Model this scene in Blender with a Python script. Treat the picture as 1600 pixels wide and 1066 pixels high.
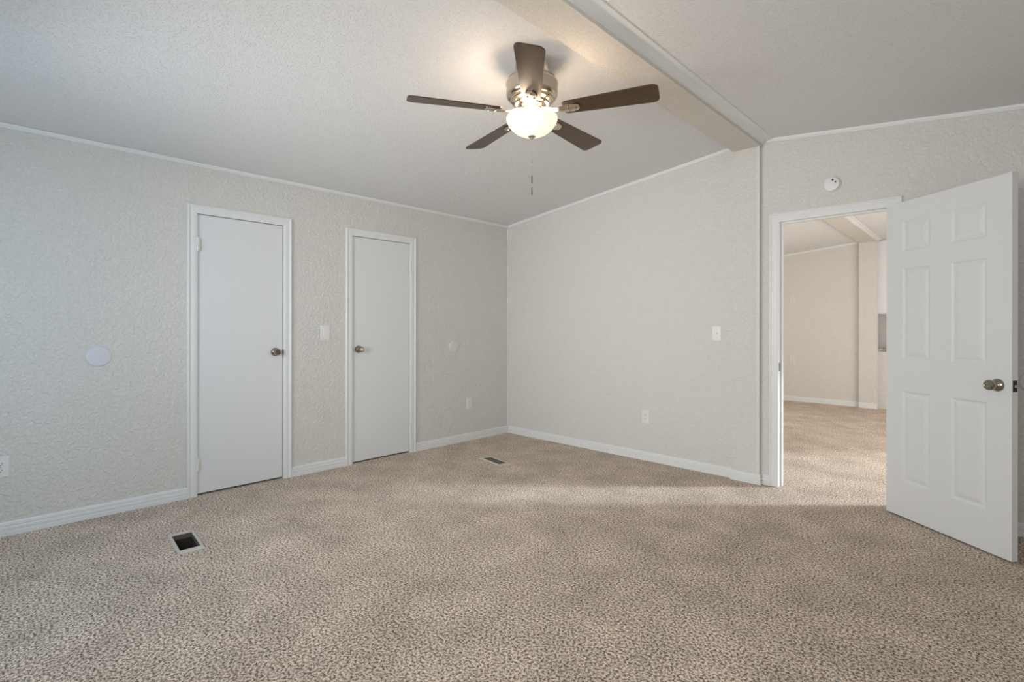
import bpy, bmesh, math, random
from mathutils import Vector, Matrix

for o in list(bpy.data.objects):
    bpy.data.objects.remove(o)
scene = bpy.context.scene
C = scene.collection
random.seed(4)

# ------------------------------------------------------------------ camera
cam_data = bpy.data.cameras.new('camera')
cam = bpy.data.objects.new('camera', cam_data)
C.objects.link(cam)
cam_data.sensor_width = 36.0
cam_data.lens = 36.0 * 797.84 / 1600.0
cam_data.shift_y = -(533.0 - 512.65) / 1600.0
cam_data.clip_start = 0.02
cam.matrix_world = (Matrix.Translation((4.1415, -4.1713, 1.2)) @ Matrix.Rotation(0.7737, 4, 'Z')
                    @ Matrix.Rotation(math.pi / 2, 4, 'X') @ Matrix.Rotation(0.00128, 4, 'Z'))
scene.camera = cam

# ------------------------------------------------------------------ view, world, lights
vs = scene.view_settings
vs.view_transform = 'Standard'
vs.look = 'None'
vs.gamma = 1.0
vs.use_curve_mapping = False
vs.exposure = 0.0

world = bpy.data.worlds.new('world')
scene.world = world
world.use_nodes = True
bg = world.node_tree.nodes['Background']
bg.inputs['Color'].default_value = (0.75, 0.87, 1.0, 1)
bg.inputs['Strength'].default_value = 0.3


def area(name, loc, direction, sx, sy, power, color):
    l = bpy.data.lights.new(name, 'AREA')
    l.shape = 'RECTANGLE'
    l.size, l.size_y = sx, sy
    l.energy = power
    l.color = color
    o = bpy.data.objects.new(name, l)
    C.objects.link(o)
    o.location = loc
    o.rotation_euler = Vector(direction).to_track_quat('-Z', 'Y').to_euler()
    return o


# daylight through the windows of the wall behind the camera and of the next room, plus one added fill lamp
one = area('window_daylight_one', (1.65, -4.70, 1.45), (0, 1, 0), 1.5, 1.1, 18, (1.0, 0.99, 0.97))
one.data.spread = math.radians(95)
area('window_skylight_one', (1.5, -4.66, 1.45), (-0.8, 1, -0.45), 1.3, 1.1, 16, (0.56, 0.78, 1.0))
area('window_daylight_two', (3.95, -4.70, 1.45), (0, 1, 0), 1.6, 1.1, 36, (0.97, 0.99, 1.0))
area('next_room_daylight', (5.26, 2.45, 1.2), (-1, 0, 0), 2.6, 1.8, 64, (1.0, 0.96, 0.91))
area('next_room_fill', (0.3, 2.6, 1.4), (1, 0.2, 0), 1.6, 1.2, 22, (1.0, 0.95, 0.88))  # unseen fill lamp added to brighten the next room; no window on this side

# low sun through the window of the next room, falling through the doorway onto the carpet
sun = bpy.data.lights.new('sun', 'SUN')
sun.energy = 3.3
sun.color = (0.80, 0.90, 1.0)
sun.angle = math.radians(5)
sun_ob = bpy.data.objects.new('sun', sun)
C.objects.link(sun_ob)
sun_ob.location = (9, 6, 4)
sun_ob.rotation_euler = Vector((-0.72 * 0.94, -0.69 * 0.94, -0.34)).to_track_quat('-Z', 'Y').to_euler()

# ------------------------------------------------------------------ materials


def new_mat(name):
    m = bpy.data.materials.new(name)
    m.use_nodes = True
    nt = m.node_tree
    return m, nt, nt.nodes['Principled BSDF']


def plain(name, col, rough=0.5, metal=0.0, spec=0.5):
    m, nt, b = new_mat(name)
    b.inputs['Base Color'].default_value = (*col, 1)
    b.inputs['Roughness'].default_value = rough
    b.inputs['Metallic'].default_value = metal
    b.inputs['Specular IOR Level'].default_value = spec
    # very faint unevenness of the finish
    tc = nt.nodes.new('ShaderNodeTexCoord')
    n = nt.nodes.new('ShaderNodeTexNoise')
    n.inputs['Scale'].default_value = 40
    nt.links.new(tc.outputs['Object'], n.inputs['Vector'])
    bp = nt.nodes.new('ShaderNodeBump')
    bp.inputs['Strength'].default_value = 0.03
    bp.inputs['Distance'].default_value = 0.002
    nt.links.new(n.outputs['Fac'], bp.inputs['Height'])
    nt.links.new(bp.outputs['Normal'], b.inputs['Normal'])
    return m


def textured_paint(name, col, scale, dist, strength, rough=0.75, kind='peel'):
    m, nt, b = new_mat(name)
    b.inputs['Base Color'].default_value = (*col, 1)
    b.inputs['Roughness'].default_value = rough
    b.inputs['Specular IOR Level'].default_value = 0.3
    tc = nt.nodes.new('ShaderNodeTexCoord')
    n = nt.nodes.new('ShaderNodeTexNoise')
    n.inputs['Scale'].default_value = scale
    n.inputs['Detail'].default_value = 3
    n.inputs['Roughness'].default_value = 0.55
    n.inputs['Distortion'].default_value = 0.6 if kind == 'peel' else 0.0
    nt.links.new(tc.outputs['Object'], n.inputs['Vector'])
    r = nt.nodes.new('ShaderNodeValToRGB')
    r.color_ramp.elements[0].position = 0.40 if kind == 'peel' else 0.34
    r.color_ramp.elements[1].position = 0.64 if kind == 'peel' else 0.47
    nt.links.new(n.outputs['Fac'], r.inputs['Fac'])
    bp = nt.nodes.new('ShaderNodeBump')
    bp.inputs['Strength'].default_value = strength
    bp.inputs['Distance'].default_value = dist
    nt.links.new(r.outputs['Color'], bp.inputs['Height'])
    nt.links.new(bp.outputs['Normal'], b.inputs['Normal'])
    return m


M_WALL = textured_paint('wall_paint', (0.745, 0.725, 0.685), 48, 0.006, 0.62)
M_CEIL = textured_paint('ceiling_texture', (0.80, 0.80, 0.795), 105, 0.006, 0.5, 0.85, 'pop')
M_BEAM = textured_paint('beam_stipple', (0.73, 0.69, 0.63), 105, 0.006, 0.5, 0.85, 'pop')
M_TRIM = plain('white_trim_paint', (0.81, 0.82, 0.815), 0.38)
M_DOOR = plain('white_door_paint', (0.785, 0.795, 0.80), 0.42)
M_PLASTIC = plain('white_plastic', (0.82, 0.82, 0.80), 0.35)
M_DISC = plain('pale_grey_plastic', (0.70, 0.70, 0.74), 0.4)
M_PAINTED = plain('wall_coloured_plastic', (0.76, 0.745, 0.71), 0.5)
M_DARK = plain('dark_slot', (0.03, 0.028, 0.025), 0.6)
M_NICKEL = plain('brushed_nickel', (0.62, 0.55, 0.45), 0.22, 1.0)
M_KNOB = plain('satin_nickel_knob', (0.33, 0.30, 0.26), 0.14, 1.0)
M_SCREW = plain('dull_steel', (0.5, 0.5, 0.48), 0.4, 1.0)
M_CHAIN = plain('chain_steel', (0.45, 0.44, 0.41), 0.5, 0.3)
M_FOB = plain('dark_fob_metal', (0.20, 0.18, 0.16), 0.45, 0.6)
M_REGISTER = plain('register_enamel', (0.58, 0.53, 0.47), 0.5)
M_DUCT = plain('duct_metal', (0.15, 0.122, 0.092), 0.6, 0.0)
M_DUCT_SHADE = plain('duct_shade', (0.035, 0.027, 0.02), 0.7, 0.0)  # shade deeper in the duct, put into the colour
M_CLOSET_SHADE = plain('closet_shade', (0.12, 0.115, 0.11), 0.8)  # shade behind the door gaps, put into the colour


def carpet():
    m, nt, b = new_mat('carpet_pile')
    b.inputs['Roughness'].default_value = 0.95
    b.inputs['Specular IOR Level'].default_value = 0.05
    tc = nt.nodes.new('ShaderNodeTexCoord')
    tuft = nt.nodes.new('ShaderNodeTexNoise')
    tuft.inputs['Scale'].default_value = 98
    tuft.inputs['Detail'].default_value = 4
    tuft.inputs['Roughness'].default_value = 0.78
    nt.links.new(tc.outputs['Object'], tuft.inputs['Vector'])
    r = nt.nodes.new('ShaderNodeValToRGB')
    e = r.color_ramp.elements
    e[0].position = 0.43
    e[0].color = (0.15, 0.106, 0.074, 1)
    e[1].position = 0.575
    e[1].color = (0.97, 0.84, 0.72, 1)
    k = e.new(0.49)
    k.color = (0.59, 0.475, 0.38, 1)
    nt.links.new(tuft.outputs['Fac'], r.inputs['Fac'])
    # trodden / brushed patches of the pile
    big = nt.nodes.new('ShaderNodeTexNoise')
    big.inputs['Scale'].default_value = 3.4
    big.inputs['Detail'].default_value = 6
    big.inputs['Roughness'].default_value = 0.62
    nt.links.new(tc.outputs['Object'], big.inputs['Vector'])
    mr = nt.nodes.new('ShaderNodeMapRange')
    mr.inputs['From Min'].default_value = 0.3
    mr.inputs['From Max'].default_value = 0.7
    mr.inputs['To Min'].default_value = 0.82
    mr.inputs['To Max'].default_value = 1.20
    nt.links.new(big.outputs['Fac'], mr.inputs['Value'])
    mx = nt.nodes.new('ShaderNodeMix')
    mx.data_type = 'RGBA'
    mx.blend_type = 'MULTIPLY'
    mx.inputs['Factor'].default_value = 1.0
    nt.links.new(r.outputs['Color'], mx.inputs[6])
    nt.links.new(mr.outputs['Result'], mx.inputs[7])
    nt.links.new(mx.outputs[2], b.inputs['Base Color'])
    bp = nt.nodes.new('ShaderNodeBump')
    bp.inputs['Strength'].default_value = 0.8
    bp.inputs['Distance'].default_value = 0.008
    nt.links.new(tuft.outputs['Fac'], bp.inputs['Height'])
    nt.links.new(bp.outputs['Normal'], b.inputs['Normal'])
    return m


M_CARPET = carpet()


def wood():
    m, nt, b = new_mat('dark_walnut')
    b.inputs['Roughness'].default_value = 0.33
    b.inputs['IOR'].default_value = 1.75
    b.inputs['Specular Tint'].default_value = (1.0, 0.74, 0.48, 1)
    tc = nt.nodes.new('ShaderNodeTexCoord')
    mp = nt.nodes.new('ShaderNodeMapping')
    mp.inputs['Scale'].default_value = (4, 60, 20)
    nt.links.new(tc.outputs['Object'], mp.inputs['Vector'])
    n = nt.nodes.new('ShaderNodeTexNoise')
    n.inputs['Scale'].default_value = 2
    n.inputs['Detail'].default_value = 4
    nt.links.new(mp.outputs['Vector'], n.inputs['Vector'])
    r = nt.nodes.new('ShaderNodeValToRGB')
    r.color_ramp.elements[0].position = 0.3
    r.color_ramp.elements[0].color = (0.030, 0.017, 0.010, 1)
    r.color_ramp.elements[1].position = 0.75
    r.color_ramp.elements[1].color = (0.075, 0.043, 0.024, 1)
    nt.links.new(n.outputs['Fac'], r.inputs['Fac'])
    nt.links.new(r.outputs['Color'], b.inputs['Base Color'])
    return m


M_WOOD = wood()


def frosted_glass():
    m, nt, b = new_mat('frosted_lamp_glass')
    b.inputs['Base Color'].default_value = (0.80, 0.74, 0.64, 1)
    b.inputs['Roughness'].default_value = 0.45
    b.inputs['Emission Color'].default_value = (1.0, 0.86, 0.66, 1)
    b.inputs['Emission Strength'].default_value = 0.82
    return m


M_GLASS = frosted_glass()


def granite():
    m, nt, b = new_mat('grey_granite')
    b.inputs['Roughness'].default_value = 0.25
    tc = nt.nodes.new('ShaderNodeTexCoord')
    n = nt.nodes.new('ShaderNodeTexNoise')
    n.inputs['Scale'].default_value = 40
    n.inputs['Detail'].default_value = 5
    nt.links.new(tc.outputs['Object'], n.inputs['Vector'])
    r = nt.nodes.new('ShaderNodeValToRGB')
    r.color_ramp.elements[0].position = 0.4
    r.color_ramp.elements[0].color = (0.14, 0.125, 0.115, 1)
    r.color_ramp.elements[1].position = 0.6
    r.color_ramp.elements[1].color = (0.55, 0.51, 0.47, 1)
    nt.links.new(n.outputs['Fac'], r.inputs['Fac'])
    nt.links.new(r.outputs['Color'], b.inputs['Base Color'])
    return m


M_GRANITE = granite()

# ------------------------------------------------------------------ mesh helpers


def obj(name, bm, mat, parent=None, smooth=False, angle=35):
    bmesh.ops.recalc_face_normals(bm, faces=bm.faces[:])
    me = bpy.data.meshes.new(name)
    if smooth:
        ang = math.radians(angle)
        for f in bm.faces:
            f.smooth = True
        for e in bm.edges:
            if len(e.link_faces) == 2 and e.calc_face_angle(0) > ang:
                e.smooth = False
    bm.to_mesh(me)
    bm.free()
    me.materials.append(mat)
    o = bpy.data.objects.new(name, me)
    C.objects.link(o)
    if parent:
        o.parent = parent
    return o


def tag(o, label=None, cat=None, group=None, kind=None):
    if label:
        o['label'] = label
    if cat:
        o['category'] = cat
    if group:
        o['group'] = group
    if kind:
        o['kind'] = kind
    return o


def struct(o, label, cat):
    return tag(o, label, cat, None, 'structure')


def empty(name, loc=(0, 0, 0), rz=0.0):
    o = bpy.data.objects.new(name, None)
    o.empty_display_size = 0.1
    C.objects.link(o)
    o.location = loc
    o.rotation_euler = (0, 0, rz)
    return o


def box(bm, x0, x1, y0, y1, z0, z1, bevel=0.0):
    vs_ = [bm.verts.new((x, y, z)) for x in (x0, x1) for y in (y0, y1) for z in (z0, z1)]
    fs = [(0, 1, 3, 2), (4, 6, 7, 5), (0, 4, 5, 1), (2, 3, 7, 6), (0, 2, 6, 4), (1, 5, 7, 3)]
    faces = [bm.faces.new([vs_[i] for i in f]) for f in fs]
    if bevel:
        es = list({e for f in faces for e in f.edges})
        bmesh.ops.bevel(bm, geom=es, offset=bevel, segments=2, affect='EDGES', profile=0.5)


def boxm(x0, x1, y0, y1, z0, z1, bevel=0.0):
    bm = bmesh.new()
    box(bm, x0, x1, y0, y1, z0, z1, bevel)
    return bm


def prism(bm, pts, f0, f1):
    """closed polygon pts; f0/f1 map a 2D point to the two ends"""
    a = [bm.verts.new(f0(p)) for p in pts]
    b = [bm.verts.new(f1(p)) for p in pts]
    n = len(pts)
    bm.faces.new(a)
    bm.faces.new(list(reversed(b)))
    for i in range(n):
        bm.faces.new((a[i], b[i], b[(i + 1) % n], a[(i + 1) % n]))


def lathe(bm, prof, mat4=None, seg=40):
    """prof: (radius, height) pairs round local z"""
    rings = []
    for r, h in prof:
        if r < 1e-6:
            rings.append([bm.verts.new((0, 0, h))])
        else:
            rings.append([bm.verts.new((r * math.cos(2 * math.pi * i / seg), r * math.sin(2 * math.pi * i / seg), h))
                          for i in range(seg)])
    for a, b in zip(rings, rings[1:]):
        for i in range(seg):
            j = (i + 1) % seg
            if len(a) == 1 and len(b) == 1:
                continue
            if len(a) == 1:
                bm.faces.new((a[0], b[i], b[j]))
            elif len(b) == 1:
                bm.faces.new((a[i], a[j], b[0]))
            else:
                bm.faces.new((a[i], a[j], b[j], b[i]))
    if mat4 is not None:
        bmesh.ops.transform(bm, matrix=mat4, verts=[v for rg in rings for v in rg])


# wall frames: (u along the wall to the right, v up, w out of the wall into the room)
def LEFT(u, v, w):
    return Vector((w, u, v))


def BACK(u, v, w):
    return Vector((u, -w, v))


FAR_Y = 5.12


def FAR(u, v, w):
    return Vector((u, FAR_Y - w, v))


def frame_mat(wall, u, v, w=0.0):
    """matrix taking local (x right, y up, z out) to the wall"""
    o = wall(u, v, w)
    ex = wall(1, 0, 0) - wall(0, 0, 0)
    ey = wall(0, 1, 0) - wall(0, 0, 0)
    ez = wall(0, 0, 1) - wall(0, 0, 0)
    return Matrix(((ex.x, ey.x, ez.x, o.x), (ex.y, ey.y, ez.y, o.y), (ex.z, ey.z, ez.z, o.z), (0, 0, 0, 1)))


def run(wall, prof, u0, u1, v0=0.0, slope=0.0):
    """sweep a (w, v) profile along the wall from u0 to u1, rising by slope"""
    bm = bmesh.new()
    prism(bm, prof, lambda p: wall(u0, v0 + p[1], p[0]), lambda p: wall(u1, v0 + p[1] + slope * (u1 - u0), p[0]))
    return bm


BASE_PROF = [(0, 0), (0.017, 0), (0.017, 0.024), (0.0115, 0.0265), (0.0115, 0.030), (0.0150, 0.034), (0.0150, 0.047),
             (0.0085, 0.0500), (0.0085, 0.0545), (0.0115, 0.0585), (0.0100, 0.072), (0.004, 0.078), (0, 0.078)]
CROWN_PROF = [(0, 0), (0.007, 0), (0.009, 0.004), (0.0085, 0.013), (0.011, 0.017), (0.013, 0.027), (0, 0.027)]
CASE_PROF = [(0, 0), (0, 0.014), (0.003, 0.017), (0.010, 0.0175), (0.014, 0.013), (0.022, 0.0105), (0.036, 0.0125),
             (0.050, 0.0125), (0.056, 0.010), (0.062, 0.009), (0.062, 0)]


def casing(wall, u0, u1, top, bottom=0.0):
    """mitred door casing whose outer edges are u0, u1, top"""
    bm = bmesh.new()
    rows = []
    for d, w in CASE_PROF:
        rows.append([bm.verts.new(wall(*q, w)) for q in ((u0 + d, bottom), (u0 + d, top - d), (u1 - d, top - d), (u1 - d, bottom))])
    n = len(rows)
    for i in range(n):
        a, b = rows[i], rows[(i + 1) % n]
        for k in range(3):
            bm.faces.new((a[k], a[k + 1], b[k + 1], b[k]))
    bm.faces.new([r[0] for r in rows])
    bm.faces.new([r[3] for r in reversed(rows)])
    return bm


# ------------------------------------------------------------------ room shell
W = 5.30            # right wall
NEAR = -4.78        # wall behind the camera
TH = 0.10           # wall thickness
RIDGE = 2.66
Z0 = 2.375


def ceil_z(x):
    return Z0 + 0.1105 * x if x <= RIDGE else Z0 + 0.1105 * RIDGE - 0.1125 * (x - RIDGE)


def hall_z(x):
    return 2.54 - 0.092 * abs(x - 2.63)


DL, DR, DT = 2.885, 3.572, 2.005      # doorway opening
SKEW_A = math.radians(-3.6)
VENTS = [(0.842, -3.401, 0.262, 0.100, SKEW_A), (0.822, -0.992, 0.262, 0.090, math.radians(-9))]


def rect_pts(cx, cy, lx, ly, a):
    ca, sa = math.cos(a), math.sin(a)
    return [(cx + ca * x - sa * y, cy + sa * x + ca * y) for x, y in ((-lx / 2, -ly / 2), (lx / 2, -ly / 2), (lx / 2, ly / 2), (-lx / 2, ly / 2))]


bm = bmesh.new()
edges = []
for loop in [[(-0.30, NEAR - TH), (W + TH, NEAR - TH), (W + TH, 5.60), (-0.30, 5.60)]] + [rect_pts(*v) for v in VENTS]:
    vv = [bm.verts.new((x, y, 0)) for x, y in loop]
    edges += [bm.edges.new((vv[i], vv[(i + 1) % 4])) for i in range(4)]
bmesh.ops.triangle_fill(bm, edges=edges, use_beauty=True, normal=(0, 0, 1))
floor = struct(obj('floor', bm, M_CARPET), 'speckled beige and brown carpet running from the bedroom through the doorway', 'carpet')
bm = bmesh.new()

# left wall with two closet door openings
D1 = (-3.1385, -2.5365)
D2 = (-1.9415, -1.3385)
JT = 0.016
HEAD = 2.012
pts = [(NEAR, 0)]
for a, b in (D1, D2):
    pts += [(a - JT, 0), (a - JT, HEAD + JT), (b + JT, HEAD + JT), (b + JT, 0)]
pts += [(0, 0), (0, Z0), (NEAR, Z0)]
bm = bmesh.new()
prism(bm, pts, lambda p: LEFT(p[0], p[1], 0), lambda p: LEFT(p[0], p[1], -TH))
struct(obj('wall_left', bm, M_WALL), 'off white textured left wall with two narrow flush doors', 'wall')
struct(obj('wall_backing', boxm(-0.30, -0.27, NEAR, 0, 0, 2.2), M_CLOSET_SHADE), 'unseen closet backing added behind the flush doors, its dark colour standing in for shade', 'wall')  # added to stop light leaking in under the doors

# back wall with doorway
pts = [(-TH, 0), (DL - JT, 0), (DL - JT, DT + JT), (DR + JT, DT + JT), (DR + JT, 0), (W, 0), (W, ceil_z(W)), (RIDGE, ceil_z(RIDGE)), (0, ceil_z(0)), (-TH, ceil_z(0))]
bm = bmesh.new()
prism(bm, pts, lambda p: BACK(p[0], p[1], 0), lambda p: BACK(p[0], p[1], -TH))
struct(obj('wall_back', bm, M_WALL), 'off white back wall under the sloping ceiling, with the doorway at its right', 'wall')

# wall behind the camera with two window openings, right wall
WIN = [(0.90, 2.40, 0.88, 2.0), (3.15, 4.75, 0.88, 2.0)]
xs = [0, 0.90, 2.40, RIDGE, 3.15, 4.75, W]
bm = bmesh.new()
for a, b in zip(xs, xs[1:]):
    win = [w for w in WIN if abs(w[0] - a) < 1e-6]
    if win:
        box(bm, a, b, NEAR - TH, NEAR, 0, win[0][2])
        prism(bm, [(a, win[0][3]), (b, win[0][3]), (b, ceil_z(b)), (a, ceil_z(a))], lambda p: Vector((p[0], NEAR, p[1])), lambda p: Vector((p[0], NEAR - TH, p[1])))
    else:
        prism(bm, [(a, 0), (b, 0), (b, ceil_z(b)), (a, ceil_z(a))], lambda p: Vector((p[0], NEAR, p[1])), lambda p: Vector((p[0], NEAR - TH, p[1])))
struct(obj('wall_front', bm, M_WALL), 'off white wall behind the camera with two windows', 'wall')
struct(obj('wall_right', boxm(W, W + TH, NEAR, 0, 0, ceil_z(W)), M_WALL), 'off white right wall behind the open door', 'wall')
for i, (a, b, c, d) in enumerate(WIN):
    bm = bmesh.new()
    for q in ((a, a + 0.04, c, d), (b - 0.04, b, c, d), (a + 0.04, b - 0.04, c, c + 0.04), (a + 0.04, b - 0.04, d - 0.04, d), (a + 0.04, b - 0.04, (c + d) / 2 - 0.015, (c + d) / 2 + 0.015)):
        box(bm, q[0], q[1], NEAR - 0.07, NEAR - 0.03, q[2], q[3])
    struct(obj('window_%d' % (i + 1), bm, M_TRIM), 'white sash window in the wall behind the camera, %s' % ('near the left wall' if i == 0 else 'towards the right wall'), 'window')

# ceiling of the bedroom
bm = bmesh.new()
cp = [(-TH, Z0), (0, Z0), (RIDGE, ceil_z(RIDGE)), (W, ceil_z(W)), (W + TH, ceil_z(W)), (W + TH, 2.9), (-TH, 2.9)]
prism(bm, cp, lambda p: Vector((p[0], NEAR - TH, p[1])), lambda p: Vector((p[0], TH, p[1])))
struct(obj('ceiling', bm, M_CEIL), 'white stippled ceiling sloping down both ways from the beam', 'ceiling')

# beam with its pilaster and moulding
BX0, BX1, BZ = 2.562, 2.768, 2.602
bm = bmesh.new()
prism(bm, [(BX0, BZ), (BX1, BZ), (BX1, ceil_z(BX1)), (RIDGE, ceil_z(RIDGE)), (BX0, ceil_z(BX0))], lambda p: Vector((p[0], NEAR, p[1])), lambda p: Vector((p[0], 0, p[1])))
struct(obj('trim_1', bm, M_BEAM), 'long stippled ceiling beam running from above the fan to the back wall', 'beam')
mould = [(0, 0.022), (0.004, 0.022), (0.006, 0.026), (0.012, 0.028), (0.026, 0.034), (0.040, 0.041), (0.050, 0.042), (0.058, 0.043), (0.084, 0.043), (0.086, 0.0515), (0, 0.053)]
bm = bmesh.new()
zt = ceil_z(BX1)
prism(bm, [(BX1 + w, BZ + min(h, ceil_z(BX1 + w) - BZ) if h > 0.05 else BZ + h - 0.004) for w, h in mould], lambda p: Vector((p[0], NEAR, p[1])), lambda p: Vector((p[0], 0, p[1])))
struct(obj('trim_2', bm, M_TRIM), 'white moulding along the right side of the ceiling beam', 'moulding')
PX0, PX1, PD = 2.552, 2.757, 0.036
struct(obj('trim_3', boxm(PX0, PX1, -PD, 0, 0, BZ), M_WALL), 'flat off white pilaster on the back wall under the beam, left of the doorway', 'pilaster')
bm = boxm(PX1 - 0.016, PX1 + 0.003, -PD - 0.003, -PD + 0.016, 0.08, BZ, 0.0015)
struct(obj('trim_4', bm, M_PAINTED), 'pale corner bead down the right edge of the pilaster', 'corner trim')
struct(obj('trim_5', boxm(0.0, 0.014, -0.014, 0.0, 0.078, Z0 - 0.03, 0.003), M_TRIM), 'white strip down the corner between the left and back walls', 'corner trim')

# crown strips
struct(obj('trim_6', run(LEFT, CROWN_PROF, NEAR, -0.0005, Z0 - 0.0275), M_TRIM), 'thin white crown strip along the top of the left wall', 'crown moulding')
struct(obj('trim_7', run(BACK, CROWN_PROF, 0.014, BX0 - 0.001, ceil_z(0.014) - 0.0275, 0.1105), M_TRIM), 'thin white crown strip along the sloping top of the back wall left of the pilaster', 'crown moulding')
struct(obj('trim_8', run(BACK, CROWN_PROF, BX1 + 0.03, W, ceil_z(BX1 + 0.03) - 0.0275, -0.1125), M_TRIM), 'thin white crown strip along the top of the back wall above the doorway', 'crown moulding')

# baseboards
CW = 0.062
OUT1 = (D1[0] - CW, D1[1] + CW)
OUT2 = (D2[0] - CW, D2[1] + CW)
for i, (a, b, lab) in enumerate(((NEAR, OUT1[0], 'white grooved baseboard on the left wall, left of both flush doors'),
                                 (OUT1[1], OUT2[0], 'white grooved baseboard between the two flush doors'),
                                 (OUT2[1], 0, 'white grooved baseboard on the left wall between the second door and the corner'))):
    struct(obj('baseboard_left' if i == 0 else 'baseboard_left.%03d' % i, run(LEFT, BASE_PROF, a, b), M_TRIM), lab, 'baseboard')
DC0, DC1, DCT = 2.823, 3.634, 2.067
struct(obj('baseboard_back', run(BACK, BASE_PROF, 0.016, PX0, 0), M_TRIM), 'white grooved baseboard along the back wall from the corner to the pilaster', 'baseboard')
bm = bmesh.new()
path = [(PX0, 0), (PX0, -PD), (PX1, -PD), (PX1, 0)]
rows = []
for w, h in BASE_PROF:
    rows.append([bm.verts.new((x, y, h)) for x, y in ((PX0 - w * 0.6, -0.0165), (PX0 - w * 0.6, -PD - w), (PX1 + w, -PD - w), (PX1 + w, 0))])
for i in range(len(rows)):
    a, b = rows[i], rows[(i + 1) % len(rows)]
    for k in range(3):
        bm.faces.new((a[k], a[k + 1], b[k + 1], b[k]))
bm.faces.new([r[0] for r in rows])
bm.faces.new([r[3] for r in reversed(rows)])
struct(obj('baseboard_back.001', bm, M_TRIM), 'white baseboard wrapped around the foot of the pilaster', 'baseboard')
struct(obj('baseboard_back.002', run(BACK, BASE_PROF, PX1 + 0.016, DC0, 0), M_TRIM), 'short piece of white baseboard between the pilaster and the doorway casing', 'baseboard')
struct(obj('baseboard_back.003', run(BACK, BASE_PROF, DC1, W, 0), M_TRIM), 'white baseboard on the back wall behind the open door', 'baseboard')

# ------------------------------------------------------------------ flush closet doors in the left wall


def knob_bm(wall, u, v, w, r=0.027):
    bm = bmesh.new()
    lathe(bm, [(0.0, 0.0), (0.033, 0.0), (0.033, 0.003), (0.030, 0.007), (0.019, 0.010), (0.0135, 0.014), (0.0125, 0.026), (0.017, 0.032),
               (r * 0.93, 0.038), (r, 0.046), (r * 0.97, 0.054), (r * 0.80, 0.060), (r * 0.60, 0.0615), (r * 0.56, 0.0600), (0.0, 0.0600)],
          frame_mat(wall, u, v, w), 32)
    return bm


def hinge_bm(wall, u, v, w, leaf, h=0.089):
    bm = bmesh.new()
    M = frame_mat(wall, u, v, w)
    for k in range(5):
        lathe(bm, [(0, -h / 2 + k * h / 5 + 0.0006), (0.0068, -h / 2 + k * h / 5 + 0.0006), (0.0068, -h / 2 + (k + 1) * h / 5 - 0.0006), (0, -h / 2 + (k + 1) * h / 5 - 0.0006)],
              M @ Matrix.Rotation(-math.pi / 2, 4, 'X'), 14)
    for s in (-1, 1):
        lathe(bm, [(0, s * h / 2), (0.0045, s * h / 2), (0.0045, s * (h / 2 + 0.004)), (0, s * (h / 2 + 0.006))], M @ Matrix.Rotation(-math.pi / 2, 4, 'X'), 12)
    vs0 = len(bm.verts)
    bm2 = boxm(min(0, leaf), max(0, leaf), -h / 2, h / 2, -0.0058, -0.0032)
    bm2.transform(M)
    tmp = bpy.data.meshes.new('t')
    bm2.to_mesh(tmp)
    bm2.free()
    bm.from_mesh(tmp)
    bpy.data.meshes.remove(tmp)
    return bm


def flush_door(n, span, hinge_left, knob_u, hinge_zs, label, frame_label):
    a, b = span
    # jamb with stop (part of the setting)
    bm = bmesh.new()
    for (u0, u1) in ((a - JT, a), (b, b + JT)):
        box(bm, -TH, 0, u0, u1, 0, HEAD)
    box(bm, -TH, 0, a - JT, b + JT, HEAD, HEAD + JT)
    for (u0, u1) in ((a, a + 0.012), (b - 0.012, b)):
        box(bm, -TH, -0.046, u0, u1, 0, HEAD)
    box(bm, -TH, -0.046, a + 0.012, b - 0.012, HEAD - 0.012, HEAD)
    root = empty('door_%d' % n, LEFT((a + b) / 2, 0, -0.02))
    off = -root.location
    struct(root, label, 'door')

    def add(name, bm, mat, smooth=False, parent=root):
        bm.transform(Matrix.Translation(off))
        return obj(name, bm, mat, parent, smooth)
    add('jamb', bm, M_TRIM)
    add('casing', casing(LEFT, a - CW, b + CW, HEAD + CW), M_TRIM)
    g = 0.0038
    add('slab', boxm(-0.042, -0.006, a + g, b - g, 0.014, HEAD - g, 0.0015), M_DOOR)
    kb = add('door_knob', knob_bm(LEFT, knob_u, 1.009, -0.006), M_KNOB, True)
    kb['label'] = 'round satin metal knob'
    hu = a + g / 2 if hinge_left else b - g / 2
    for z in hinge_zs:
        add('hinge', hinge_bm(LEFT, hu, z, 0.0105, 0.016 if hinge_left else -0.016), M_PLASTIC, True)
    lu = b if hinge_left else a
    add('latch', boxm(-0.012, 0.0085, lu - 0.006, lu + 0.0065, 0.992, 1.026, 0.001), M_KNOB)
    return root


flush_door(1, D1, True, -2.597, (1.794, 0.227), 'narrow white flush door nearer the camera, hinged on its left', 'frame')
flush_door(2, D2, False, -1.880, (1.797, 0.222), 'narrow white flush door nearer the corner, hinged on its right', 'frame')

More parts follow.
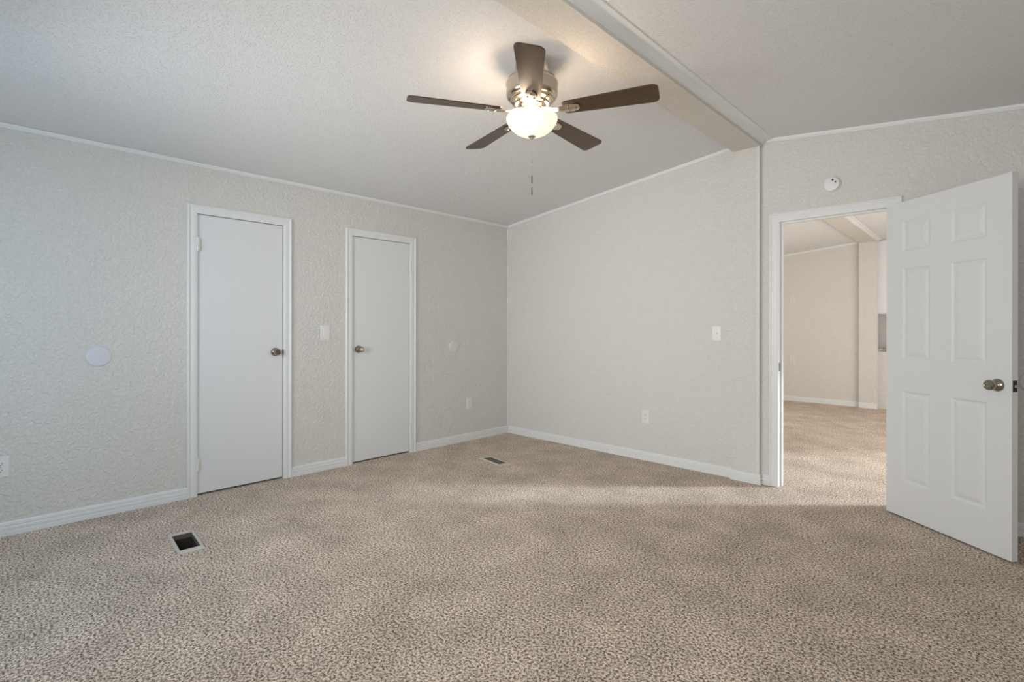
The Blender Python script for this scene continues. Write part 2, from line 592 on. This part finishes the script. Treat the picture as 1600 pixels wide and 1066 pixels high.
# ------------------------------------------------------------------ doorway with the open six panel door
bm = bmesh.new()
for (u0, u1) in ((DL - JT, DL), (DR, DR + JT)):
    box(bm, u0, u1, 0, TH, 0, DT)
box(bm, DL - JT, DR + JT, 0, TH, DT, DT + JT)
box(bm, DL, DL + 0.011, 0.042, 0.078, 0, DT)
box(bm, DR - 0.011, DR, 0.042, 0.078, 0, DT)
box(bm, DL + 0.011, DR - 0.011, 0.042, 0.078, DT - 0.011, DT)
frame = empty('door_4', (DL, 0, 0))
struct(frame, 'white casing and jambs around the open doorway', 'door frame')
bm.transform(Matrix.Translation((-DL, 0, 0)))
obj('jamb', bm, M_TRIM, frame)
bm = casing(BACK, DC0, DC1, DCT)
bm.transform(Matrix.Translation((-DL, 0, 0)))
obj('casing', bm, M_TRIM, frame)


def BEHIND(u, v, w):
    return Vector((u, TH + w, v))


bm = casing(BEHIND, DC0, DC1, DCT)
bm.transform(Matrix.Translation((-DL, 0, 0)))
obj('casing', bm, M_TRIM, frame)
bm = boxm(0.0, 0.0022, 0.004, 0.034, 0.876, 0.940, 0.0008)
sp = obj('strike_plate', bm, M_KNOB, frame)
sp['label'] = 'small dark metal strike plate'

DOOR_A = Vector((3.5585, -0.062, 0.0))      # visible face, hinge side
ang = math.atan2(-0.5285 + 0.062, 4.146 - 3.5585)
DW, DH, DTK, DB = 0.7500, 1.990, 0.0350, 0.010
door = empty('door_3', DOOR_A, ang)
struct(door, 'white six panel door standing wide open at the right of the doorway', 'door')

SX = [0, 0.116, 0.306, 0.430, 0.630, DW]
SZ = [0, 0.222, 0.800, 0.997, 1.570, 1.676, 1.870, DH]


def panel_face(bm, y, sgn):
    """front skin with six moulded panels; sgn = direction of depth"""
    def P(x, z, d):
        return bm.verts.new((x, y + sgn * d, DB + z))
    for i in range(5):
        for j in range(7):
            x0, x1, z0, z1 = SX[i], SX[i + 1], SZ[j], SZ[j + 1]
            if i in (1, 3) and j in (1, 3, 5):
                rings = []
                for ins, d in ((0, 0), (0.004, 0.001), (0.011, 0.0065), (0.016, 0.0075), (0.021, 0.0075), (0.028, 0.0045), (0.044, 0.0012)):
                    rings.append([P(x0 + ins, z0 + ins, d), P(x1 - ins, z0 + ins, d), P(x1 - ins, z1 - ins, d), P(x0 + ins, z1 - ins, d)])
                for a, b in zip(rings, rings[1:]):
                    for k in range(4):
                        bm.faces.new((a[k], a[(k + 1) % 4], b[(k + 1) % 4], b[k]))
                bm.faces.new(rings[-1])
            else:
                bm.faces.new((P(x0, z0, 0), P(x1, z0, 0), P(x1, z1, 0), P(x0, z1, 0)))


bm = bmesh.new()
panel_face(bm, 0, 1)
panel_face(bm, DTK, -1)
z0, z1 = DB, DB + DH
for q in (((0, 0, z0), (0, DTK, z0), (0, DTK, z1), (0, 0, z1)), ((DW, 0, z0), (DW, DTK, z0), (DW, DTK, z1), (DW, 0, z1)),
          ((0, 0, z0), (DW, 0, z0), (DW, DTK, z0), (0, DTK, z0)), ((0, 0, z1), (DW, 0, z1), (DW, DTK, z1), (0, DTK, z1))):
    bm.faces.new([bm.verts.new(v) for v in q])
bmesh.ops.remove_doubles(bm, verts=bm.verts[:], dist=1e-5)
obj('slab', bm, M_DOOR, door)


def DFRONT(u, v, w):
    return Vector((u, -w, v))


def DREAR(u, v, w):
    return Vector((u, DTK + w, v))


KU, KZ = DW - 0.068, 0.905


def lever_knob(wall):
    bm = bmesh.new()
    lathe(bm, [(0, 0), (0.0335, 0), (0.0335, 0.003), (0.030, 0.009), (0.021, 0.014), (0.0150, 0.018), (0.0140, 0.028), (0.018, 0.034),
               (0.0255, 0.040), (0.0275, 0.048), (0.0265, 0.056), (0.022, 0.062), (0.017, 0.0635), (0.015, 0.0620), (0.0, 0.0620)],
          frame_mat(wall, KU, KZ, 0), 36)
    return bm


k1 = obj('door_knob', lever_knob(DFRONT), M_KNOB, door, True)
k1['label'] = 'round satin metal knob with a stepped rosette'
obj('door_knob', lever_knob(DREAR), M_KNOB, door, True)
lp = obj('latch_plate', boxm(DW, DW + 0.0015, 0.005, DTK - 0.005, KZ - 0.029, KZ + 0.029, 0.0005), M_DARK, door)
lp['label'] = 'dark latch plate on the door edge'
obj('latch_bolt', boxm(DW + 0.0015, DW + 0.011, 0.0105, DTK - 0.0105, KZ - 0.007, KZ + 0.007, 0.002), M_SCREW, lp)
for z in (0.23, 1.0, 1.78):
    bm = bmesh.new()
    lathe(bm, [(0, z - 0.045), (0.0065, z - 0.045), (0.0065, z + 0.045), (0, z + 0.045)], Matrix.Translation((-0.006, DTK + 0.004, 0)), 14)
    obj('hinge', bm, M_TRIM, door, True)

# ------------------------------------------------------------------ wall plates, discs, smoke detector


def plate_thing(kind, wall, u, v, label, group, mat=M_PLASTIC, pw=0.073, ph=0.118):
    M = frame_mat(wall, u, v, 0)
    root = empty({'toggle': 'light_switch', 'rocker': 'light_switch', 'outlet': 'electrical_outlet'}[kind])
    root.matrix_world = M
    tag(root, label, 'light switch' if kind != 'outlet' else 'outlet', group)
    bm = boxm(-pw / 2, pw / 2, -ph / 2, ph / 2, 0, 0.006)
    es = [e for e in bm.edges if all(abs(v_.co.z - 0.006) < 1e-6 for v_ in e.verts)]
    bmesh.ops.bevel(bm, geom=es, offset=0.0035, segments=3, affect='EDGES')
    obj('cover_plate', bm, mat, root, True)
    if kind == 'toggle':
        fr = obj('toggle_slot', boxm(-0.0055, 0.0055, -0.012, 0.012, 0.006, 0.0066), M_SCREW, root)
        bm = bmesh.new()
        prism(bm, [(-0.009, 0.0066), (0.0075, 0.0066), (0.002, 0.018), (-0.004, 0.0175)], lambda p: Vector((-0.004, -p[0], p[1])), lambda p: Vector((0.004, -p[0], p[1])))
        obj('toggle', bm, mat, root)
        for s in (-1, 1):
            bm = bmesh.new()
            lathe(bm, [(0, 0.006), (0.0032, 0.006), (0.0028, 0.0072), (0, 0.0075)], Matrix.Translation((0, s * 0.030, 0)), 12)
            obj('screw', bm, M_SCREW, root)
    elif kind == 'rocker':
        bm = bmesh.new()
        prism(bm, [(-0.033, 0.006), (0.033, 0.006), (0.033, 0.0105), (0.0, 0.0075), (-0.033, 0.0085)], lambda p: Vector((-0.0165, p[0], p[1])), lambda p: Vector((0.0165, p[0], p[1])))
        obj('rocker', bm, mat, root)
    else:
        for s in (-1, 1):
            bm = bmesh.new()
            cy = s * 0.0195
            pr = [(0.0172 * math.cos(t), max(-0.0135, min(0.0135, 0.0172 * math.sin(t)))) for t in [2 * math.pi * k / 28 for k in range(28)]]
            prism(bm, pr, lambda p: Vector((p[0], p[1] + cy, 0.006)), lambda p: Vector((p[0], p[1] + cy, 0.0085)))
            rc = obj('receptacle', bm, mat, root)
            bm = bmesh.new()
            for sx, hh in ((-0.0064, 0.0045), (0.0064, 0.0038)):
                box(bm, sx - 0.0013, sx + 0.0013, cy + 0.0035 - hh, cy + 0.0035 + hh, 0.0085, 0.0088)
            lathe(bm, [(0, 0.0085), (0.0026, 0.0085), (0.0026, 0.0088), (0, 0.0088)], Matrix.Translation((0, cy - 0.0075, 0)), 12)
            obj('slots', bm, M_DARK, rc)
        bm = bmesh.new()
        lathe(bm, [(0, 0.006), (0.003, 0.006), (0.0026, 0.0072), (0, 0.0075)], None, 12)
        obj('screw', bm, M_SCREW, root)
    return root


plate_thing('rocker', LEFT, -2.190, 1.158, 'white rocker light switch on the left wall between the two flush doors', 'light switches', M_PLASTIC, 0.080, 0.122)
plate_thing('toggle', BACK, 2.417, 1.157, 'white toggle light switch on the back wall left of the pilaster', 'light switches')
plate_thing('outlet', LEFT, -0.586, 0.397, 'white outlet low on the left wall between the second flush door and the corner', 'wall outlets', M_PLASTIC)
plate_thing('outlet', BACK, 1.768, 0.396, 'white outlet low on the back wall below the toggle switch', 'wall outlets')
plate_thing('outlet', LEFT, -4.126, 0.397, 'white outlet at the left edge of the photo, low on the left wall', 'wall outlets')


def disc(wall, u, v, r, label, mat, group='round wall cover plates'):
    bm = bmesh.new()
    lathe(bm, [(0, 0), (r, 0), (r, 0.003), (r * 0.96, 0.0062), (r * 0.90, 0.0075), (r * 0.5, 0.0085), (0, 0.0088)], None, 48)
    o = obj('wall_cover_plate', bm, mat, None, True)
    o.matrix_world = frame_mat(wall, u, v, 0)
    tag(o, label, 'cover plate', group)
    return o


disc(LEFT, -3.686, 1.016, 0.0655, 'pale round cover plate on the left wall, left of the first flush door', M_DISC)
disc(LEFT, -0.797, 1.008, 0.0625, 'wall coloured round cover plate on the left wall near the corner', M_PAINTED)
disc(BACK, 4.237, 0.892, 0.0625, 'round grey door bumper plate on the wall behind the open door knob', M_DISC)

root = empty('smoke_detector')
root.matrix_world = frame_mat(BACK, 3.236, 2.218, 0)
tag(root, 'small round white smoke detector above the doorway', 'smoke detector')
bm = bmesh.new()
lathe(bm, [(0, 0), (0.054, 0), (0.054, 0.008), (0.051, 0.010), (0.051, 0.024), (0.047, 0.031), (0.038, 0.034), (0.0, 0.035)], None, 48)
obj('body', bm, M_PLASTIC, root, True)
for (x, y, r) in ((0.010, 0.026, 0.0065), (0.027, 0.010, 0.0055)):
    bm = bmesh.new()
    lathe(bm, [(0, 0.034), (r, 0.034), (r, 0.0362), (0, 0.0362)], Matrix.Translation((x, y, 0)), 16)
    obj('vent_hole', bm, M_DARK, root)

# ------------------------------------------------------------------ floor registers
LABELS = ['open floor vent with pale metal rim in the carpet, nearest the first flush door', 'floor vent with pale metal rim in the carpet near the far corner']
for i, (cx, cy, lx, ly, a) in enumerate(VENTS):
    root = empty('floor_vent', (cx, cy, 0), a)
    tag(root, LABELS[i], 'floor vent', 'floor vents')
    ox, oy = lx / 2 + 0.036, ly / 2 + (0.014 if i == 0 else 0.016)
    ix, iy = lx / 2 - 0.002, ly / 2 - 0.002
    bm = bmesh.new()
    rings = []
    for (x, y, z) in ((ix, iy, -0.02), (ix, iy, 0.006), (ix + 0.004, iy + 0.004, 0.0095), (ox - 0.008, oy - 0.004, 0.0085), (ox, oy, 0.002), (ox, oy, 0.0005)):
        rings.append([bm.verts.new((sx * x, sy * y, z)) for sx, sy in ((-1, -1), (1, -1), (1, 1), (-1, 1))])
    for p, q in zip(rings, rings[1:]):
        for k in range(4):
            bm.faces.new((p[k], p[(k + 1) % 4], q[(k + 1) % 4], q[k]))
    obj('rim', bm, M_REGISTER, root)
    jx, jy = ix - 0.0006, iy - 0.0006
    for nm, za, zb, mt in (('collar', 0.004, -0.022, M_DUCT), ('duct', -0.022, -0.20, M_DUCT_SHADE)):  # lit upper and shaded lower duct wall, painted as two tones
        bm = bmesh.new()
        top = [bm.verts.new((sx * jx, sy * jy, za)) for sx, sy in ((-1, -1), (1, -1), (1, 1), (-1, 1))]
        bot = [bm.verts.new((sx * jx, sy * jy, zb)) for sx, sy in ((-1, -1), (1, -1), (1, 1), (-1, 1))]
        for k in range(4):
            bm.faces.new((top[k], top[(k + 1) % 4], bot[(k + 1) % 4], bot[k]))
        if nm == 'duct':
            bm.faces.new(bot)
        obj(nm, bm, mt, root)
    if i == 1:
        for k in range(-2, 3):
            bm = bmesh.new()
            prism(bm, [(-0.001, -0.012), (0.001, -0.012), (0.006, 0.004), (0.004, 0.004)], lambda p: Vector((-jx, p[0] + k * 0.016, p[1])), lambda p: Vector((jx, p[0] + k * 0.016, p[1])))
            obj('louver', bm, M_DUCT, root)

# ------------------------------------------------------------------ ceiling fan
FX, FY, BLZ = 2.298, -2.133, 2.359
fan = empty('ceiling_fan', (FX, FY, BLZ))
tag(fan, 'brushed nickel ceiling fan with five dark wood blades and a lit glass bowl', 'ceiling fan')
bm = bmesh.new()
ct = ceil_z(FX) - BLZ
lathe(bm, [(0, 0.19), (0.086, 0.19), (0.090, 0.20), (0.090, ct - 0.012), (0.082, ct - 0.011), (0, ct - 0.0095)], None, 48)
obj('ceiling_canopy', bm, M_NICKEL, fan, True)
bm = bmesh.new()
lathe(bm, [(0, 0.020), (0.066, 0.020), (0.074, 0.026), (0.078, 0.036), (0.090, 0.038), (0.094, 0.044), (0.094, 0.050), (0.112, 0.056), (0.117, 0.062),
           (0.117, 0.070), (0.128, 0.074), (0.136, 0.084), (0.1385, 0.096), (0.1385, 0.142), (0.1405, 0.146), (0.1405, 0.154), (0.137, 0.158),
           (0.130, 0.172), (0.110, 0.186), (0.080, 0.190), (0, 0.190)], None, 64)
obj('motor_housing', bm, M_NICKEL, fan, True)
bm = bmesh.new()
lathe(bm, [(0, 0.021), (0.062, 0.021), (0.066, 0.010), (0.060, -0.002), (0.052, -0.010), (0.050, -0.026), (0, -0.026)], None, 48)
obj('switch_housing', bm, M_NICKEL, fan, True)
# glass bowl, open at the top
bm = bmesh.new()
outer = [(0.0, -0.128), (0.030, -0.1265), (0.060, -0.119), (0.088, -0.105), (0.112, -0.085), (0.128, -0.063), (0.1365, -0.044), (0.138, -0.034), (0.136, -0.028)]
inner = [(0.131, -0.028), (0.131, -0.040), (0.122, -0.062), (0.106, -0.083), (0.084, -0.100), (0.058, -0.1135), (0.030, -0.1210), (0.0, -0.1225)]
lathe(bm, outer + inner, None, 64)
bowl = obj('glass_bowl', bm, M_GLASS, fan, True)
bowl['label'] = 'glowing frosted glass bowl'
bm = bmesh.new()
lathe(bm, [(0, -0.1225), (0.020, -0.1255), (0.0205, -0.130), (0.016, -0.135), (0.009, -0.138), (0.008, -0.143), (0, -0.145)], None, 24)
obj('finial', bm, M_NICKEL, fan, True)
bm = bmesh.new()
for k in range(3):
    lathe(bm, [(0, -0.024), (0.004, -0.024), (0.004, -0.128), (0, -0.128)], None, 10)
    break
obj('centre_rod', bm, M_NICKEL, fan)
# pull chain and its fobs
bm = bmesh.new()
z = -0.146
while z > -0.445:
    bmesh.ops.create_icosphere(bm, subdivisions=1, radius=0.0009, matrix=Matrix.Translation((0, 0, z)))
    z -= 0.0034
ch = obj('pull_chain', bm, M_CHAIN, fan, True)
for zz, rr in ((-0.265, 0.0036), ):
    bm = bmesh.new()
    bmesh.ops.create_icosphere(bm, subdivisions=2, radius=rr, matrix=Matrix.Translation((0, 0, zz)))
    obj('connector', bm, M_SCREW, ch, True)
for zt_ in (-0.336, -0.401):
    bm = bmesh.new()
    lathe(bm, [(0, zt_), (0.002, zt_ - 0.002), (0.0034, zt_ - 0.012), (0.0040, zt_ - 0.034), (0.003, zt_ - 0.044), (0, zt_ - 0.046)], None, 14)
    obj('chain_fob', bm, M_FOB, ch, True)


def blade_outline():
    pts = []
    r0, r1 = 0.175, 0.660
    w0, w1 = 0.049, 0.068
    c = 0.030
    pts.append((r0, -w0 + 0.010))
    pts.append((r0 + 0.012, -w0))
    # lower edge to tip
    for t in range(7):
        a = -math.pi / 2 + t * math.pi / 2 / 6
        pts.append((r1 - 0.034 + 0.034 * math.cos(a), -w1 + c + 0.030 * math.sin(a)))
    for t in range(7):
        a = t * math.pi / 2 / 6
        pts.append((r1 - 0.034 + 0.034 * math.cos(a), w1 - c + 0.030 * math.sin(a)))
    pts.append((r0 + 0.012, w0))
    pts.append((r0, w0 - 0.010))
    return pts


PITCH = math.radians(-12)
for k in range(5):
    hub = math.radians(23.17 + 72 * k)
    R = Matrix.Rotation(hub, 4, 'Z')
    bm = bmesh.new()
    prism(bm, blade_outline(), lambda p: Vector((p[0], p[1], -0.003)), lambda p: Vector((p[0], p[1], 0.003)))
    b = obj('blade', bm, M_WOOD, fan)
    b.matrix_local = R @ Matrix.Rotation(PITCH, 4, 'X')
    bm = bmesh.new()
    # decorative iron: arm out of the hub and a shaped tongue under the blade
    sect = [(0.055, 0.020, 0.016, 0.0), (0.090, 0.020, 0.008, 0.35), (0.125, 0.017, -0.004, 0.8), (0.160, 0.019, -0.008, 1.0), (0.190, 0.030, -0.008, 1.0),
            (0.225, 0.031, -0.008, 1.0), (0.250, 0.024, -0.0075, 1.0), (0.262, 0.011, -0.007, 1.0)]
    rows = []
    for x, hw, zc, tw in sect:
        tm = Matrix.Rotation(PITCH * tw, 4, 'X')
        row = []
        for yy, zz in ((-hw, 0.0025), (-hw, -0.001), (-hw * 0.6, -0.0045), (0, -0.006), (hw * 0.6, -0.0045), (hw, -0.001), (hw, 0.0025)):
            v = tm @ Vector((x, yy, zc + zz))
            row.append(bm.verts.new(v))
        rows.append(row)
    for p, q in zip(rows, rows[1:]):
        for j in range(7):
            bm.faces.new((p[j], p[(j + 1) % 7], q[(j + 1) % 7], q[j]))
    bm.faces.new(rows[0])
    bm.faces.new(list(reversed(rows[-1])))
    ir = obj('blade_iron', bm, M_NICKEL, b, True, 50)
    ir.matrix_local = Matrix.Rotation(-PITCH, 4, 'X')
    for (sx, sy) in ((0.205, 0.018), (0.205, -0.018), (0.243, 0.0)):
        bm = bmesh.new()
        lathe(bm, [(0, 0), (0.005, 0), (0.0045, -0.0035), (0, -0.004)], Matrix.Translation((sx, sy, -0.0125)), 12)
        obj('screw', bm, M_KNOB, b, True)

# bulbs of the lamp: three small lamps above the bowl rim
for k in range(3):
    a = math.radians(311 + 120 * k)
    l = bpy.data.lights.new('fan_bulb_light', 'POINT')
    l.energy = 2.7
    l.color = (1.0, 0.82, 0.64)
    l.shadow_soft_size = 0.035
    o = bpy.data.objects.new('fan_bulb_light', l)
    C.objects.link(o)
    o.location = (FX + 0.092 * math.cos(a), FY + 0.092 * math.sin(a), BLZ - 0.024)
# ------------------------------------------------------------------ the next room, seen through the doorway
FX0, FX1 = 0.0, W
PFX0, PFX1 = 2.492, 2.722
bm = bmesh.new()
prism(bm, [(FX0, 0), (2.61, 0), (2.61, hall_z(2.61)), (FX0, hall_z(FX0))], lambda p: FAR(p[0], p[1], 0), lambda p: FAR(p[0], p[1], -TH))
struct(obj('wall_far', bm, M_WALL), 'beige far wall of the next room seen through the doorway', 'wall')
struct(obj('wall_far_left', boxm(FX0 - TH, FX0, TH, FAR_Y, 0, hall_z(0)), M_WALL), 'left wall of the next room, out of view', 'wall')
bm = bmesh.new()
NW = (1.05, 3.90, 0.25, 2.15)
prism(bm, [(TH, 0), (NW[0], 0), (NW[0], NW[3]), (NW[1], NW[3]), (NW[1], 0), (5.55, 0), (5.55, hall_z(W)), (TH, hall_z(W))],
      lambda p: Vector((W, p[0], p[1])), lambda p: Vector((W + TH, p[0], p[1])))
box(bm, W, W + TH, NW[0], NW[1], 0, NW[2])
struct(obj('wall_far_right', bm, M_WALL), 'right wall of the next room with its window, out of view', 'wall')
bm = bmesh.new()
for q in ((NW[0], NW[0] + 0.04, NW[2], NW[3]), (NW[1] - 0.04, NW[1], NW[2], NW[3]), (NW[0] + 0.04, NW[1] - 0.04, NW[2], NW[2] + 0.04), (NW[0] + 0.04, NW[1] - 0.04, NW[3] - 0.04, NW[3])):
    box(bm, W + 0.03, W + 0.07, q[0], q[1], q[2], q[3])
struct(obj('window_3', bm, M_TRIM), 'white framed window of the next room, out of view', 'window')
struct(obj('wall_kitchen', boxm(2.0, W, 5.45, 5.55, 0, 2.55), M_WALL), 'beige kitchen wall above the counter in the next room', 'wall')
struct(obj('wall_half', boxm(2.61, W, FAR_Y, FAR_Y + TH, 0, 0.855), M_WALL), 'low beige half wall under the counter right of the far pilaster', 'half wall')
bm = bmesh.new()
prism(bm, [(-TH, hall_z(0)), (0, hall_z(0)), (2.63, hall_z(2.63)), (W, hall_z(W)), (W + TH, hall_z(W)), (W + TH, 2.9), (-TH, 2.9)],
      lambda p: Vector((p[0], TH, p[1])), lambda p: Vector((p[0], 5.55, p[1])))
struct(obj('ceiling_far', bm, M_CEIL), 'pale sloping ceiling of the next room seen through the doorway', 'ceiling')
bm = bmesh.new()
fz = 2.498
for s in (0,):
    a = [(PFX0, 5.06), (PFX1, 5.06), (2.788, TH), (2.568, TH)]
    lo = [bm.verts.new((x, y, fz)) for x, y in a]
    hi = [bm.verts.new((x, y, hall_z(x) + 0.0)) for x, y in a]
    bm.faces.new(lo)
    bm.faces.new(list(reversed(hi)))
    for k in range(4):
        bm.faces.new((lo[k], lo[(k + 1) % 4], hi[(k + 1) % 4], hi[k]))
struct(obj('trim_9', bm, M_BEAM), 'ceiling beam of the next room running to the far pilaster', 'beam')
bm = bmesh.new()
rows = []
for (x, y) in ((PFX1, 5.06), (2.788, TH)):
    rows.append([bm.verts.new((x + w, y, z)) for w, z in ((0, fz + 0.004), (0.006, fz + 0.004), (0.03, fz + 0.015), (0.055, fz + 0.018), (0.055, hall_z(x + 0.055) - 0.0005), (0, hall_z(x) - 0.0005))])
for k in range(6):
    bm.faces.new((rows[0][k], rows[0][(k + 1) % 6], rows[1][(k + 1) % 6], rows[1][k]))
bm.faces.new(rows[0])
bm.faces.new(list(reversed(rows[1])))
struct(obj('trim_10', bm, M_TRIM), 'bright white moulding along the right side of the next room beam', 'moulding')
struct(obj('trim_11', boxm(PFX0, PFX1, FAR_Y - 0.06, FAR_Y, 0, fz), M_WALL), 'pale pilaster on the far wall of the next room', 'pilaster')
struct(obj('trim_12', run(FAR, CROWN_PROF, FX0, PFX0 - 0.001, hall_z(FX0) - 0.0275, 0.092), M_TRIM), 'thin crown strip along the top of the far wall of the next room', 'crown moulding')
struct(obj('baseboard_far', run(FAR, BASE_PROF, FX0, PFX0 - 0.001, 0), M_TRIM), 'white baseboard along the far wall of the next room', 'baseboard')


def FARP(u, v, w):
    return Vector((u, FAR_Y - 0.06 - w, v))


struct(obj('baseboard_far.001', run(FARP, BASE_PROF, PFX0, PFX1, 0), M_TRIM), 'white baseboard across the foot of the far pilaster', 'baseboard')
plate_thing('toggle', FAR, 1.558, 1.676, 'small pale switch plate high on the far wall of the next room', 'light switches', M_PAINTED, 0.080, 0.125)
plate_thing('outlet', FAR, 1.556, 0.672, 'small pale outlet low on the far wall of the next room', 'wall outlets', M_PAINTED, 0.080, 0.125)
o = obj('countertop', boxm(2.615, 4.6, FAR_Y + 0.001, FAR_Y + 0.32, 0.856, 0.900, 0.004), M_GRANITE)
tag(o, 'speckled grey counter edge beside the far pilaster, seen past the open door', 'countertop')
cab = empty('wall_cabinet', (2.615, FAR_Y + 0.33, 1.415))
tag(cab, 'bright white wall cabinet above the counter, seen past the open door', 'cabinet')
ch_ = hall_z(2.92) - 1.415 - 0.001
bm = bmesh.new()
top_at = lambda x: hall_z(2.615 + x) - 1.415 - 0.001
prism(bm, [(0, 0), (0.30, 0), (0.30, top_at(0.30)), (0.015, top_at(0.015)), (0, top_at(0))], lambda p: Vector((p[0], -0.33, p[1])), lambda p: Vector((p[0], 0, p[1])))
obj('body', bm, M_DOOR, cab)
for k in range(1):
    bm = boxm(0.004 + k * 0.466, 0.296 + k * 0.466, -0.35, -0.331, 0.012, ch_ - 0.004, 0.002)
    d = obj('door', bm, M_DOOR, cab)
    bm = bmesh.new()
    lathe(bm, [(0, 0), (0.006, 0), (0.006, 0.012), (0.014, 0.018), (0.010, 0.026), (0, 0.027)],
          Matrix.Translation((0.27, -0.35, 0.06)) @ Matrix.Rotation(math.pi / 2, 4, 'X'), 16)
    obj('knob', bm, M_KNOB, d, True)
